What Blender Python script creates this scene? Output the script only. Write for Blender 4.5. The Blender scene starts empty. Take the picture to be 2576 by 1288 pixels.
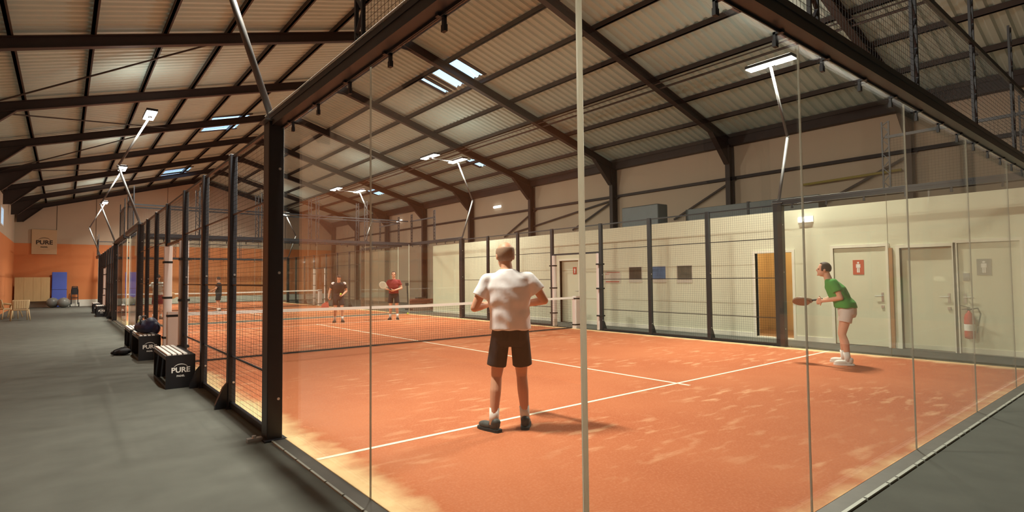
import bpy, math, random
import numpy as np
from mathutils import Vector, Matrix

random.seed(7)
SC = bpy.context.scene
COL = SC.collection

# ------------------------------------------------------------------ camera
F_PX, W_PX = 1400.0, 2576.0
yaw, pitch, roll = 0.6778, 0.0402, -0.0098
fw = Vector((math.sin(yaw)*math.cos(pitch), math.cos(yaw)*math.cos(pitch), math.sin(pitch)))
rt = Vector((math.cos(yaw), -math.sin(yaw), 0))
up = rt.cross(fw)
rt, up = rt*math.cos(roll)+up*math.sin(roll), up*math.cos(roll)-rt*math.sin(roll)
cam = bpy.data.cameras.new('camera')
cam.sensor_width = 36.0
cam.lens = F_PX/W_PX*36.0
cam.clip_start = 0.05
cam_o = bpy.data.objects.new('camera', cam)
COL.objects.link(cam_o)
mw = Matrix((( rt.x, up.x, -fw.x, -1.6357), (rt.y, up.y, -fw.y, -1.5775), (rt.z, up.z, -fw.z, 1.4857), (0, 0, 0, 1)))
cam_o.matrix_world = mw
SC.camera = cam_o

# ------------------------------------------------------------------ world (dusk sky seen through the roof lights), exposure
wd = bpy.data.worlds.new('dusk_sky'); SC.world = wd
wd.use_nodes = True
wd.node_tree.nodes['Background'].inputs[0].default_value = (0.50, 0.74, 1.0, 1)
wd.node_tree.nodes['Background'].inputs[1].default_value = 2.6
SC.view_settings.view_transform = 'Standard'
SC.view_settings.look = 'None'
SC.view_settings.gamma = 1.0
SC.view_settings.use_curve_mapping = False
SC.view_settings.exposure = 0.0
SC.cycles.use_denoising = True
SC.cycles.max_bounces = 10
SC.cycles.transparent_max_bounces = 40
LAMP_W = 620.0
LAMP_COL = (1.0, 0.935, 0.79)
ROOF_FILL_SHARE = .016  # lamp power share of the added upward fill that brightens the roof

# ------------------------------------------------------------------ helpers
class MB:
    """collects shapes; build() links them as ONE mesh object"""
    def __init__(s): s.v, s.f = [], []
    def add(s, vs, fs):
        o = len(s.v); s.v += [tuple(p) for p in vs]; s.f += [tuple(i+o for i in q) for q in fs]; return s
    def mm(s, x0, x1, y0, y1, z0, z1):
        return s.add([(x, y, z) for z in (z0, z1) for y in (y0, y1) for x in (x0, x1)],
                     [(0, 2, 3, 1), (4, 5, 7, 6), (0, 1, 5, 4), (2, 6, 7, 3), (0, 4, 6, 2), (1, 3, 7, 5)])
    def bar(s, a, b, w, h, upv=(0, 0, 1)):
        a, b = Vector(a), Vector(b); d = (b-a).normalized(); u = Vector(upv)
        if abs(d.dot(u)) > .98: u = Vector((0, 1, 0))
        x = d.cross(u).normalized()*w/2; y = x.cross(d).normalized()*h/2
        return s.add([p+i*x+j*y for p in (a, b) for j in (-1, 1) for i in (-1, 1)],
                     [(0, 2, 3, 1), (4, 5, 7, 6), (0, 1, 5, 4), (2, 6, 7, 3), (0, 4, 6, 2), (1, 3, 7, 5)])
    def tube(s, a, b, r0, r1=None, n=10):
        a, b = Vector(a), Vector(b); r1 = r0 if r1 is None else r1
        d = (b-a).normalized(); u = Vector((0, 0, 1)) if abs(d.z) < .9 else Vector((1, 0, 0))
        x = d.cross(u).normalized(); y = d.cross(x)
        vs = []
        for p, r in ((a, r0), (b, r1)):
            vs += [p + r*(math.cos(t)*x+math.sin(t)*y) for t in (2*math.pi*k/n for k in range(n))]
        fs = [(k, (k+1) % n, n+(k+1) % n, n+k) for k in range(n)] + [tuple(range(n))[::-1], tuple(range(n, 2*n))]
        return s.add(vs, fs)
    def path(s, pts, r, n=8):
        for p, q in zip(pts, pts[1:]): s.tube(p, q, r, n=n)
        for p in pts[1:-1]: s.ell(p, (r, r, r), 8, 5)
        return s
    def ell(s, c, r, nu=16, nv=10, M=None):
        c = Vector(c); vs = [(0, 0, -1)]; fs = []
        for j in range(1, nv):
            t = math.pi*j/nv
            vs += [(math.sin(t)*math.cos(2*math.pi*i/nu), math.sin(t)*math.sin(2*math.pi*i/nu), -math.cos(t)) for i in range(nu)]
        vs.append((0, 0, 1)); L = len(vs)-1
        for i in range(nu):
            fs.append((0, 1+(i+1) % nu, 1+i))
            for j in range(nv-2):
                a = 1+j*nu; fs.append((a+i, a+(i+1) % nu, a+nu+(i+1) % nu, a+nu+i))
            a = 1+(nv-2)*nu; fs.append((a+i, a+(i+1) % nu, L))
        out = []
        for p in vs:
            q = Vector((p[0]*r[0], p[1]*r[1], p[2]*r[2]))
            if M is not None: q = M @ q
            out.append(c+q)
        return s.add(out, fs)
    def cap(s, a, r0, b, r1, n=12):
        s.tube(a, b, r0, r1, n); s.ell(a, (r0,)*3, n, 8); s.ell(b, (r1,)*3, n, 8); return s
    def loft(s, rings, n=24):
        """rings: (centre, rx, ry) horizontal ellipses stacked into a closed body"""
        vs, fs = [], []
        for c, rx, ry in rings:
            vs += [(c[0]+rx*math.cos(t), c[1]+ry*math.sin(t), c[2]) for t in (2*math.pi*k/n for k in range(n))]
        m = len(rings)
        for j in range(m-1):
            fs += [(j*n+k, j*n+(k+1) % n, (j+1)*n+(k+1) % n, (j+1)*n+k) for k in range(n)]
        fs += [tuple(range(n))[::-1], tuple(range((m-1)*n, m*n))]
        return s.add(vs, fs)
    def prism(s, pts, axis, a, b):
        """polygon (2D pts in the two other axes, in xyz order) extruded along axis from a to b"""
        n = len(pts); vs = []
        for t in (a, b):
            for p in pts:
                q = list(p); q.insert('xyz'.index(axis), t); vs.append(q)
        fs = [(k, (k+1) % n, n+(k+1) % n, n+k) for k in range(n)] + [tuple(range(n))[::-1], tuple(range(n, 2*n))]
        return s.add(vs, fs)
    def lathe(s, prof, c=(0, 0, 0), n=20):
        vs, fs = [], []
        for r, z in prof:
            vs += [(c[0]+r*math.cos(2*math.pi*k/n), c[1]+r*math.sin(2*math.pi*k/n), c[2]+z) for k in range(n)]
        for j in range(len(prof)-1):
            fs += [(j*n+k, j*n+(k+1) % n, (j+1)*n+(k+1) % n, (j+1)*n+k) for k in range(n)]
        return s.add(vs, fs+[tuple(range(n))[::-1], tuple(range((len(prof)-1)*n, len(prof)*n))])
    def mesh(s, name):
        me = bpy.data.meshes.new(name); me.from_pydata(s.v, [], s.f); me.update(); return me
    def build(s, name, mat, parent=None, smooth=False, loc=None):
        return put(name, s.mesh(name), mat, parent, smooth, loc)

def put(name, me, mat, parent=None, smooth=False, loc=None):
    if mat is not None and not me.materials: me.materials.append(mat)
    if smooth: me.polygons.foreach_set('use_smooth', [True]*len(me.polygons))
    o = bpy.data.objects.new(name, me); COL.objects.link(o)
    if parent is not None: o.parent = parent
    if loc is not None: o.location = loc
    return o

def bevel(o, w=.01, seg=2):
    m = o.modifiers.new('bevel', 'BEVEL'); m.width = w; m.segments = seg; m.limit_method = 'ANGLE'; return o

def tag(o, label, cat, group=None, kind=None):
    o['label'] = label; o['category'] = cat
    if group: o['group'] = group
    if kind: o['kind'] = kind
    return o

def struct(o, label=None, cat=None):
    o['kind'] = 'structure'
    if label: o['label'] = label
    if cat: o['category'] = cat
    return o

def empty(name, loc=(0, 0, 0), rz=0):
    o = bpy.data.objects.new(name, None); COL.objects.link(o); o.location = loc; o.rotation_euler.z = rz
    o.empty_display_size = .1
    return o

def copy_tree(o, parent=None):
    c = o.copy(); COL.objects.link(c); c.parent = parent
    for ch in list(o.children): copy_tree(ch, c)
    return c

# ------------------------------------------------------------------ materials
def newmat(name):
    m = bpy.data.materials.new(name); m.use_nodes = True
    nt = m.node_tree; return m, nt, nt.nodes['Principled BSDF']

def mat(name, col, rough=.6, metal=0.0, var=.06, scale=6.0, bump=0.0, spec=.4, stretch=(1, 1, 1), coords='Object'):
    m, nt, b = newmat(name)
    b.inputs['Roughness'].default_value = rough; b.inputs['Metallic'].default_value = metal
    b.inputs['Specular IOR Level'].default_value = spec
    tc = nt.nodes.new('ShaderNodeTexCoord'); mp = nt.nodes.new('ShaderNodeMapping'); mp.inputs['Scale'].default_value = stretch
    nz = nt.nodes.new('ShaderNodeTexNoise'); nz.inputs['Scale'].default_value = scale; nz.inputs['Detail'].default_value = 4
    nt.links.new(tc.outputs[coords], mp.inputs[0]); nt.links.new(mp.outputs[0], nz.inputs['Vector'])
    rp = nt.nodes.new('ShaderNodeMix'); rp.data_type = 'RGBA'
    rp.inputs['A'].default_value = tuple(c*(1-var) for c in col)+(1,)
    rp.inputs['B'].default_value = tuple(min(1, c*(1+var)) for c in col)+(1,)
    nt.links.new(nz.outputs['Fac'], rp.inputs['Factor']); nt.links.new(rp.outputs['Result'], b.inputs['Base Color'])
    if bump:
        bp = nt.nodes.new('ShaderNodeBump'); bp.inputs['Strength'].default_value = bump; bp.inputs['Distance'].default_value = .01
        nt.links.new(nz.outputs['Fac'], bp.inputs['Height']); nt.links.new(bp.outputs[0], b.inputs['Normal'])
    return m

def emit(name, col, strength):
    m, nt, b = newmat(name)
    b.inputs['Base Color'].default_value = (*col, 1)
    b.inputs['Emission Color'].default_value = (*col, 1); b.inputs['Emission Strength'].default_value = strength
    return m

def glass_mat(name, tint, extra=0.0):
    m, nt, b = newmat(name); nt.nodes.remove(b)
    out = nt.nodes['Material Output']
    lw = nt.nodes.new('ShaderNodeLayerWeight'); lw.inputs['Blend'].default_value = .5
    p = nt.nodes.new('ShaderNodeMath'); p.operation = 'POWER'; p.inputs[1].default_value = 5
    q = nt.nodes.new('ShaderNodeMath'); q.operation = 'MULTIPLY_ADD'; q.inputs[1].default_value = .9; q.inputs[2].default_value = .035
    q.use_clamp = True
    tr = nt.nodes.new('ShaderNodeBsdfTransparent'); tr.inputs[0].default_value = (*tint, 1)
    gl = nt.nodes.new('ShaderNodeBsdfGlossy'); gl.inputs['Roughness'].default_value = .0; gl.inputs['Color'].default_value = (1, 1, 1, 1)
    mx = nt.nodes.new('ShaderNodeMixShader')
    nt.links.new(lw.outputs['Facing'], p.inputs[0]); nt.links.new(p.outputs[0], q.inputs[0]); nt.links.new(q.outputs[0], mx.inputs[0])
    nt.links.new(tr.outputs[0], mx.inputs[1]); nt.links.new(gl.outputs[0], mx.inputs[2]); nt.links.new(mx.outputs[0], out.inputs[0])
    return m

def turf_mat():
    """orange synthetic turf with pale sand in streaks and piled along the glass"""
    m, nt, b = newmat('orange_turf'); N, L = nt.nodes, nt.links
    b.inputs['Roughness'].default_value = .95; b.inputs['Specular IOR Level'].default_value = .1
    tc = N.new('ShaderNodeTexCoord')
    def noise(scale, detail, stretch=(1, 1, 1), rot=0):
        mp = N.new('ShaderNodeMapping'); mp.inputs['Scale'].default_value = stretch; mp.inputs['Rotation'].default_value = (0, 0, rot)
        n = N.new('ShaderNodeTexNoise'); n.inputs['Scale'].default_value = scale; n.inputs['Detail'].default_value = detail
        L.new(tc.outputs['Object'], mp.inputs[0]); L.new(mp.outputs[0], n.inputs['Vector']); return n.outputs['Fac']
    def ramp(x, a, c):
        r = N.new('ShaderNodeMapRange'); r.inputs['From Min'].default_value = a; r.inputs['From Max'].default_value = c
        L.new(x, r.inputs['Value']); return r.outputs['Result']
    def math_(op, x, y):
        r = N.new('ShaderNodeMath'); r.operation = op
        for k, t in enumerate((x, y)):
            if isinstance(t, float): r.inputs[k].default_value = t
            else: L.new(t, r.inputs[k])
        return r.outputs[0]
    def mix(f, A, B):
        r = N.new('ShaderNodeMix'); r.data_type = 'RGBA'
        L.new(f, r.inputs['Factor'])
        for k, t in (('A', A), ('B', B)):
            if isinstance(t, tuple): r.inputs[k].default_value = (*t, 1)
            else: L.new(t, r.inputs[k])
        return r.outputs['Result']
    big = noise(.55, 3); fine = noise(60, 3)
    base = mix(ramp(big, .35, .65), (.43, .125, .052), (.50, .165, .072))
    base = mix(ramp(fine, .3, .7), base, mix(ramp(fine, .3, .8), base, (.54, .20, .10)))
    # sand streaks
    st = ramp(noise(2.6, 5, (1, 3.0, 1), .35), .54, .70)
    patch = ramp(noise(.42, 3), .44, .60)
    st = math_('MULTIPLY', st, patch)
    base = mix(math_('MULTIPLY', st, .55), base, (.82, .52, .30))
    # sand drifted against the enclosure, broken by noise
    sx = N.new('ShaderNodeSeparateXYZ'); L.new(tc.outputs['Object'], sx.inputs[0])
    dx = math_('SUBTRACT', 5.0, math_('ABSOLUTE', sx.outputs[0], 0.0)); dy = math_('SUBTRACT', 10.0, math_('ABSOLUTE', sx.outputs[1], 0.0))
    d = math_('MINIMUM', dx, math_('ADD', dy, .20))
    wob = math_('MULTIPLY', noise(3.0, 5, (1, 1, 1)), .55)
    e = ramp(math_('SUBTRACT', math_('ADD', d, 0.0), wob), .05, -.24)
    base = mix(math_('MULTIPLY', e, .85), base, (.86, .66, .36))
    L.new(base, b.inputs['Base Color'])
    bp = N.new('ShaderNodeBump'); bp.inputs['Strength'].default_value = .3; bp.inputs['Distance'].default_value = .01
    L.new(fine, bp.inputs['Height']); L.new(bp.outputs[0], b.inputs['Normal'])
    return m

def plastic_mat(name, col, share):
    m, nt, b = newmat(name)
    b.inputs['Base Color'].default_value = (*col, 1); b.inputs['Roughness'].default_value = .4
    tl = nt.nodes.new('ShaderNodeBsdfTranslucent'); tl.inputs[0].default_value = (*col, 1)
    mx = nt.nodes.new('ShaderNodeMixShader'); mx.inputs[0].default_value = share
    nt.links.new(b.outputs[0], mx.inputs[1]); nt.links.new(tl.outputs[0], mx.inputs[2]); nt.links.new(mx.outputs[0], nt.nodes['Material Output'].inputs[0])
    return m

M = dict(
    carpet=mat('charcoal_carpet', (.125, .130, .115), .95, var=.22, scale=3.0, bump=.0, spec=.1),
    turf=turf_mat(),
    line=mat('white_line', (.86, .78, .62), .9, var=.06, scale=20),
    steel=mat('black_steel', (.018, .020, .026), .42, var=.2, scale=12, spec=.5),
    wire=mat('black_wire', (.02, .02, .02), .5),
    silver=mat('brushed_aluminium', (.80, .80, .72), .4, .1, var=.05, scale=30, stretch=(1, 1, .05)),
    pole=mat('galvanised_pole', (.13, .13, .13), .55, .3, var=.15, scale=9),
    sill=mat('dark_steel_sill', (.13, .125, .11), .55, .2, var=.25, scale=5),
    chrome=mat('zinc_bolt', (.62, .62, .62), .3, .8),
    glass=glass_mat('court_glass', (.972, .985, .972)),
    pane=glass_mat('skylight_glass', (.93, .97, 1.0)),
    seal=plastic_mat('clear_joint_strip', (.45, .44, .38), .6),
    corner=plastic_mat('white_corner_strip', (.95, .96, .88), .8),
    trim_alu=mat('pale_edge_trim', (.44, .46, .41), .5, .2, var=.15, scale=8),
    frame=mat('brown_painted_steel', (.036, .024, .022), .55, var=.25, scale=3),
    purlin=mat('dark_purlin', (.045, .034, .030), .6, var=.25, scale=3),
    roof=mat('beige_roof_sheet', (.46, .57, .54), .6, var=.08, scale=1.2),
    beige=mat('beige_cladding', (.52, .43, .33), .8, var=.06, scale=.8),
    white_wall=mat('cream_partition', (.70, .70, .54), .75, var=.03, scale=1.0),
    white_trim=mat('cream_trim', (.82, .80, .68), .6),
    orange=mat('orange_wall_paint', (.66, .235, .085), .75, var=.05, scale=.6),
    plinth=mat('white_plinth', (.80, .78, .70), .7),
    door=mat('cream_door', (.68, .68, .52), .6, var=.03),
    wood=mat('warm_wood', (.42, .21, .09), .55, var=.25, scale=3, stretch=(6, 6, .4)),
    palewood=mat('pale_plywood', (.60, .43, .22), .6, var=.12, scale=3, stretch=(5, 1, .5)),
    rattan=mat('pale_rattan', (.62, .48, .28), .6, var=.15, scale=30),
    blue=mat('blue_vinyl', (.075, .13, .58), .5, var=.05),
    grey_ball=mat('grey_vinyl', (.20, .21, .20), .35, var=.1),
    black=mat('black_panel', (.014, .014, .016), .45, var=.15),
    white=mat('white_paint', (.85, .84, .80), .5, var=.03),
    pad=mat('white_padding', (.80, .74, .72), .55, var=.03),
    strap=mat('black_strap', (.02, .02, .02), .7),
    navy=mat('navy_nylon', (.016, .020, .06), .6, var=.25, scale=9, bump=.3),
    ball=mat('ball_felt', (.62, .80, .06), .9, var=.08, scale=80),
    net=mat('net_cord', (.025, .024, .022), .8),
    red=mat('red_print', (.52, .085, .035), .5),
    extin=mat('red_enamel', (.50, .03, .025), .3),
    greyp=mat('grey_print', (.30, .29, .26), .6),
    skin=mat('skin_tan', (.58, .30, .19), .55, var=.08, scale=14),
    skin2=mat('skin_pale', (.62, .34, .23), .55, var=.08, scale=14),
    tee=mat('white_cotton', (.80, .78, .80), .9, var=.04, scale=12, bump=.3),
    green=mat('green_jersey', (.07, .30, .05), .8, var=.15, scale=9, bump=.3),
    shorts_w=mat('pale_grey_shorts', (.62, .56, .52), .85, var=.06, scale=10),
    darkcl=mat('charcoal_sportswear', (.018, .017, .020), .8, var=.2, scale=9),
    redcl=mat('dark_red_jersey', (.22, .022, .022), .8, var=.15, scale=9),
    sock=mat('white_sock', (.76, .74, .70), .9),
    shoe_d=mat('black_trainer', (.05, .05, .045), .6, var=.5, scale=30),
    shoe_w=mat('white_trainer', (.74, .72, .66), .6, var=.1, scale=20),
    hair_g=mat('cropped_grey_hair', (.24, .155, .105), .8, var=.25, scale=60),
    hair_b=mat('brown_hair', (.055, .028, .018), .7, var=.25, scale=40),
    eye=mat('dark_eye', (.03, .02, .02), .3),
    lens=emit('lit_led_lens', (1.0, .94, .82), 38.0),
    fill_lens=emit('roof_fill_glow', (1.0, .94, .82), 6.0),  # glow of the added roof-fill lens
    bulk=emit('lit_bar_diffuser', (1.0, .97, .90), 4.0),
    roomlamp=emit('lit_room_lamp', (1.0, .80, .5), 14.0),
    photo_brown=mat('brown_photo_print', (.09, .055, .030), .6, var=.7, scale=7),
    photo_blue=mat('blue_photo_print', (.10, .16, .30), .6, var=.4, scale=7),
    photo_dark=mat('olive_photo_print', (.12, .10, .07), .6, var=.7, scale=6),
    paper=mat('printed_paper', (.60, .55, .46), .7, var=.05),
    duct=mat('galvanised_sheet', (.13, .15, .155), .45, .3, var=.15),
    yellow=mat('yellow_pipe', (.34, .28, .06), .5),
)

# ------------------------------------------------------------------ hall shell
XL, XR, Y0, Y1 = -4.0, 15.6, -9.0, 43.0
XRG, ZE, SL = 5.8, 6.09, .286                       # ridge, eave height of the sheet, slope
def zroof(x): return ZE + SL*((x-XL) if x < XRG else (XR-x))

struct(MB().mm(XL-.3, XR+.3, Y0-.3, Y1+.3, -.3, 0).build('floor', M['carpet']), 'dark charcoal carpet covering the hall floor', 'floor')
o = MB().mm(XL-.2, XL, Y0, Y1, 3.9, ZE).mm(XL-.2, XL, Y0, 33.4, 0, 3.9).mm(XL-.2, XL, 33.4, Y1, 0, 3.9)
wl = MB().mm(XL-.2, XL, Y0, 33.6, 3.9, ZE+.1).mm(XL-.2, XL, 35.0, Y1, 3.9, ZE+.1).mm(XL-.2, XL, 33.6, 35.0, 3.9, 4.3).mm(XL-.2, XL, 33.6, 35.0, 5.1, ZE+.1)
wlo = struct(wl.build('wall_left', M['beige']), 'beige upper cladding along the corridor wall', 'wall')
MB().mm(XL-.2, XL+.01, Y0, Y1, 0, 3.9).build('lower_paint', M['orange'], wlo)
wn = struct(MB().mm(XL-.12, XL-.1, 33.6, 35.0, 4.3, 5.1).build('window_1', M['pane']), 'small bright window high in the corridor wall', 'window')
MB().mm(XL-.14, XL+.02, 33.55, 33.62, 4.25, 5.15).mm(XL-.14, XL+.02, 34.98, 35.05, 4.25, 5.15).mm(XL-.14, XL+.02, 33.62, 34.98, 4.25, 4.32).mm(XL-.14, XL+.02, 33.62, 34.98, 5.08, 5.15).build('window_frame', M['white'], wn)
# far gable wall
g = MB(); ztop = ZE+.05
g.prism([(XL, 3.9), (XR, 3.9), (XR, ztop), (XRG, ZE+SL*(XRG-XL)+.05), (XL, ztop)], 'y', Y1, Y1+.2)
wf = struct(g.build('wall_far', M['beige']), 'beige gable wall above the orange paint', 'wall')
MB().mm(XL, XR, Y1-.02, Y1+.2, .42, 3.9).build('orange_lower_wall', M['orange'], wf)
gs = MB()
for k in range(1, 10):
    x = XL+k*1.96; gs.mm(x-.012, x+.012, Y1-.008, Y1, 3.95, zroof(x)-.1)
gs.build('panel_joint', M['purlin'], wf)
struct(MB().mm(XL, XR, Y1-.05, Y1, 0, .42).build('baseboard_far', M['plinth']), 'white plinth along the foot of the orange wall', 'baseboard')
# wall behind the camera
g = MB().prism([(XL, 0), (XR, 0), (XR, ztop), (XRG, ZE+SL*(XRG-XL)+.05), (XL, ztop)], 'y', Y0-.2, Y0)
struct(g.build('wall_near', M['beige']), 'beige gable wall behind the viewpoint', 'wall')
# right outer wall with girt and braces
wr = struct(MB().mm(XR, XR+.2, Y0, Y1, 0, ZE+.1).build('wall_right', M['beige']), 'beige cladding wall above the cream partition', 'wall')
MB().bar((XR-.06, Y0, 4.72), (XR-.06, Y1, 4.72), .12, .09).build('girt', M['frame'], wr)
for y in (12.9, 7.95, 2.95, 17.9):
    MB().bar((XR-.10, y+2.6 if y > 12 and y < 15 else y+2.4, 3.55), (XR-.10, y, 4.68), .05, .06).build('brace', M['frame'], wr)
MB().bar((XR-.10, 19.5, 3.72), (XR-.10, 13.1, 4.6), .05, .06).build('brace', M['frame'], wr)
MB().tube((XR-.14, 5.8, 4.18), (XR-.14, 3.3, 4.24), .035).build('yellow_pipe', M['yellow'], wr)

# roof: corrugated sheet with openings for the roof lights, purlins
HOLES = [('R', 7.66, 8.75, 12.70, 14.35), ('R', 7.66, 8.75, 14.75, 15.0), ('R', 12.75, 13.45, 28.8, 30.3), ('R', 12.75, 13.45, 18.4, 19.45),
         ('L', 2.95, 4.35, 23.2, 23.7), ('L', 2.95, 4.35, 24.6, 25.9), ('L', 2.95, 4.35, 36.8, 38.2), ('L', 2.95, 4.35, 38.6, 39.6)]
def roof_sheet():
    mb = MB(); p = .25; n = int((Y1-Y0)/p)+1
    prof = [(0, 0), (.10, 0), (.14, .05), (.21, .05), (.25, 0)]
    for side in 'LR':
        a, c = (XL-.1, XRG) if side == 'L' else (XRG, XR+.1)
        for k in range(n):
            y = Y0+k*p
            cuts = sorted((h[1], h[2]) for h in HOLES if h[0] == side and h[3] <= y+p/2 <= h[4])
            iv, s0 = [], a
            for h0, h1 in cuts: iv.append((s0, h0)); s0 = h1
            iv.append((s0, c))
            for i0, i1 in iv:
                vs = []
                for dy, dz in prof: vs += [(i0, y+dy, zroof(i0)+dz), (i1, y+dy, zroof(i1)+dz)]
                mb.add(vs, [(2*j, 2*j+1, 2*j+3, 2*j+2) for j in range(4)])
    return mb
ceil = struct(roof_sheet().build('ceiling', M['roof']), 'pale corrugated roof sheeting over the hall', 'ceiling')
for d in (.5, 1.81, 3.12, 4.43, 5.74, 7.05, 8.36, 9.55):
    for sx in (-1, 1):
        x = XRG+sx*d; z = zroof(x)
        MB().mm(x-.03, x+.03, Y0, Y1, z-.13, z-.005).mm(x-.035, x+.065, Y0, Y1, z-.13, z-.115).build('purlin', M['purlin'], ceil)
for s, a, c, y0, y1 in HOLES:
    z0, z1 = zroof(a), zroof(c)
    MB().add([(a, y0, z0+.03), (c, y0, z1+.03), (c, y1, z1+.03), (a, y1, z0+.03), (a, y0, z0+.04), (c, y0, z1+.04), (c, y1, z1+.04), (a, y1, z0+.04)],
             [(0, 3, 2, 1), (4, 5, 6, 7), (0, 1, 5, 4), (1, 2, 6, 5), (2, 3, 7, 6), (3, 0, 4, 7)]).build('skylight_pane', M['pane'], ceil)
    fr = MB()
    for ya, yb in ((y0-.13, y0+.02), (y1-.02, y1+.13)): fr.bar((a-.05, (ya+yb)/2, z0-.01), (c+.05, (ya+yb)/2, z1-.01), yb-ya, .03)
    fr.build('skylight_frame', M['purlin'], ceil)

# portal frames
def portal(y):
    t = empty('portal_frame', (XRG, y, 0)); struct(t, None, None)
    for sx in (-1, 1):
        def P(d, dz): return (sx*d, 0, zroof(XRG+sx*d)-.13+dz)
        r = MB()
        for dz, h in ((-.01, .02), (-.25, .02)): r.bar(P(0, dz), P(9.7, dz), .17, h)
        r.bar(P(0, -.13), P(9.7, -.13), .02, .24)
        r.build('rafter', M['frame'], t)
        e = P(9.7, 0)[2]; i = P(8.5, -.26)[2]
        MB().prism([(sx*9.7, e-.2), (sx*9.7, e-.85), (sx*9.42, e-.82), (sx*8.5, i)], 'y', -.02, .02).bar((sx*9.42, 0, e-.83), (sx*8.5, 0, i), .17, .02).build('haunch', M['frame'], t)
        if sx < 0: continue
        MB().mm(sx*9.6-.14, sx*9.6-.12, -.08, .08, 0, e-.2).mm(sx*9.6+.12, sx*9.6+.14, -.08, .08, 0, e-.2).mm(sx*9.6-.12, sx*9.6+.12, -.01, .01, 0, e-.2).build('column', M['frame'], t)
    h = zroof(XRG)-.13
    MB().prism([(-.7, h-.44), (0, h-.42), (.7, h-.44), (0, h-.22)], 'y', -.02, .02).build('apex_plate', M['frame'], t)
    return t
FR = [-6.9, -1.9, 3.1, 8.1, 13.1, 18.1, 23.1, 28.1, 33.1, 38.1, 42.75]
for y in FR: portal(y)
# eave beams and thin wind braces under the left slope
for sx, xx in ((-1, XL+.15), (1, XR-.15)):
    struct(MB().bar((xx, Y0, ZE-.16), (xx, Y1, ZE-.16), .22, .30).build('trim_eave', M['frame']))
def brace(x0, y0, x1, y1):
    MB().tube((x0, y0, zroof(x0)-.26), (x1, y1, zroof(x1)-.26), .022, n=6).build('wind_brace', M['purlin'], ceil)
for a, c in ((13.1, 18.1), (18.1, 23.1), (23.1, 28.1), (28.1, 33.1)):
    brace(-3.7, c if (a in (13.1, 23.1)) else a, 1.4, a if (a in (13.1, 23.1)) else c)
# conduit with a tray under the right slope
MB().tube((11.6, -2, zroof(11.6)-.34), (11.6, 43, zroof(11.6)-.34), .03, n=6).tube((11.35, -2, zroof(11.35)-.36), (11.35, 43, zroof(11.35)-.36), .018, n=6).build('conduit', M['purlin'], ceil)

# ------------------------------------------------------------------ cream partition with doors
XP = 11.5
OPEN = [(11.25, 12.15, 2.06), (4.39, 5.28, 2.03), (2.50, 3.50, 2.07), (1.41, 2.26, 2.02), (.44, 1.33, 2.07)]
pw = MB(); edges = sorted(OPEN, key=lambda t: t[0]); y = Y0
for a, c, h in edges:
    pw.mm(XP, XP+.12, y, a, 0, 3.0); pw.mm(XP, XP+.12, a, c, h, 3.0); y = c
pw.mm(XP, XP+.12, y, 20.5, 0, 3.0)
pw.mm(XP+.12, XR, 20.38, 20.5, 0, 3.0)
part = struct(pw.build('wall_partition', M['white_wall']), 'cream partition wall with doors along the court', 'wall')
struct(MB().mm(XP+.12, XR, Y0, 20.38, 2.86, 2.98).build('ceiling_changing_rooms', M['beige']), 'flat roof of the changing rooms behind the partition', 'ceiling')
bb = MB(); y = Y0
for a, c, h in edges: bb.mm(XP-.018, XP, y, a-.05, 0, .11); y = c+.05
bb.mm(XP-.018, XP, y, 20.5, 0, .11)
struct(bb.build('baseboard_partition', M['white_trim']), 'cream skirting along the partition', 'baseboard')
def door(n, a, c, h, leafx, label, hinge='hi', leaf=True, framemat='white_trim'):
    fr = MB().mm(XP-.03, XP+.13, a-.06, a, 0, h).mm(XP-.03, XP+.13, c, c+.06, 0, h).mm(XP-.03, XP+.13, a-.06, c+.06, h, h+.06)
    d = struct(fr.build('door_%d' % n, M[framemat]), label, 'door')
    if leaf:
        lf = bevel(MB().mm(leafx, leafx+.04, a+.005, c-.005, .01, h-.005).build('door_leaf', M['door'], d), .004)
        hy = a+.09 if hinge == 'hi' else c-.09; s = 1 if hinge == 'hi' else -1
        MB().mm(leafx-.008, leafx, hy-.02, hy+.02, .93, 1.12).tube((leafx-.045, hy, 1.05), (leafx, hy, 1.05), .009).tube((leafx-.045, hy, 1.05), (leafx-.045, hy+s*.13, 1.05), .009).mm(leafx-.02, leafx, hy-.025, hy+.025, .80, .86).build('handle', M['chrome'], lf)
    return d
door(1, 11.25, 12.15, 2.06, XP+.085, 'cream door with small red sign set back behind the net post')
door(2, 4.39, 5.28, 2.03, XP, 'open doorway lit warm yellow beside the brown court post', leaf=False)
d3 = door(3, 2.50, 3.50, 2.07, XP+.01, 'cream door with red figure sign behind the green shirt')
MB().mm(XP-.05, XP+.02, 2.38, 2.44, 0, 2.03).build('wooden_edge', M['wood'], d3)
door(4, 1.41, 2.26, 2.02, XP+.075, 'plain cream door in a shallow recess beside the extinguisher')
door(5, .44, 1.33, 2.07, XP+.02, 'cream door with grey figure sign near the court corner', hinge='lo')
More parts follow.
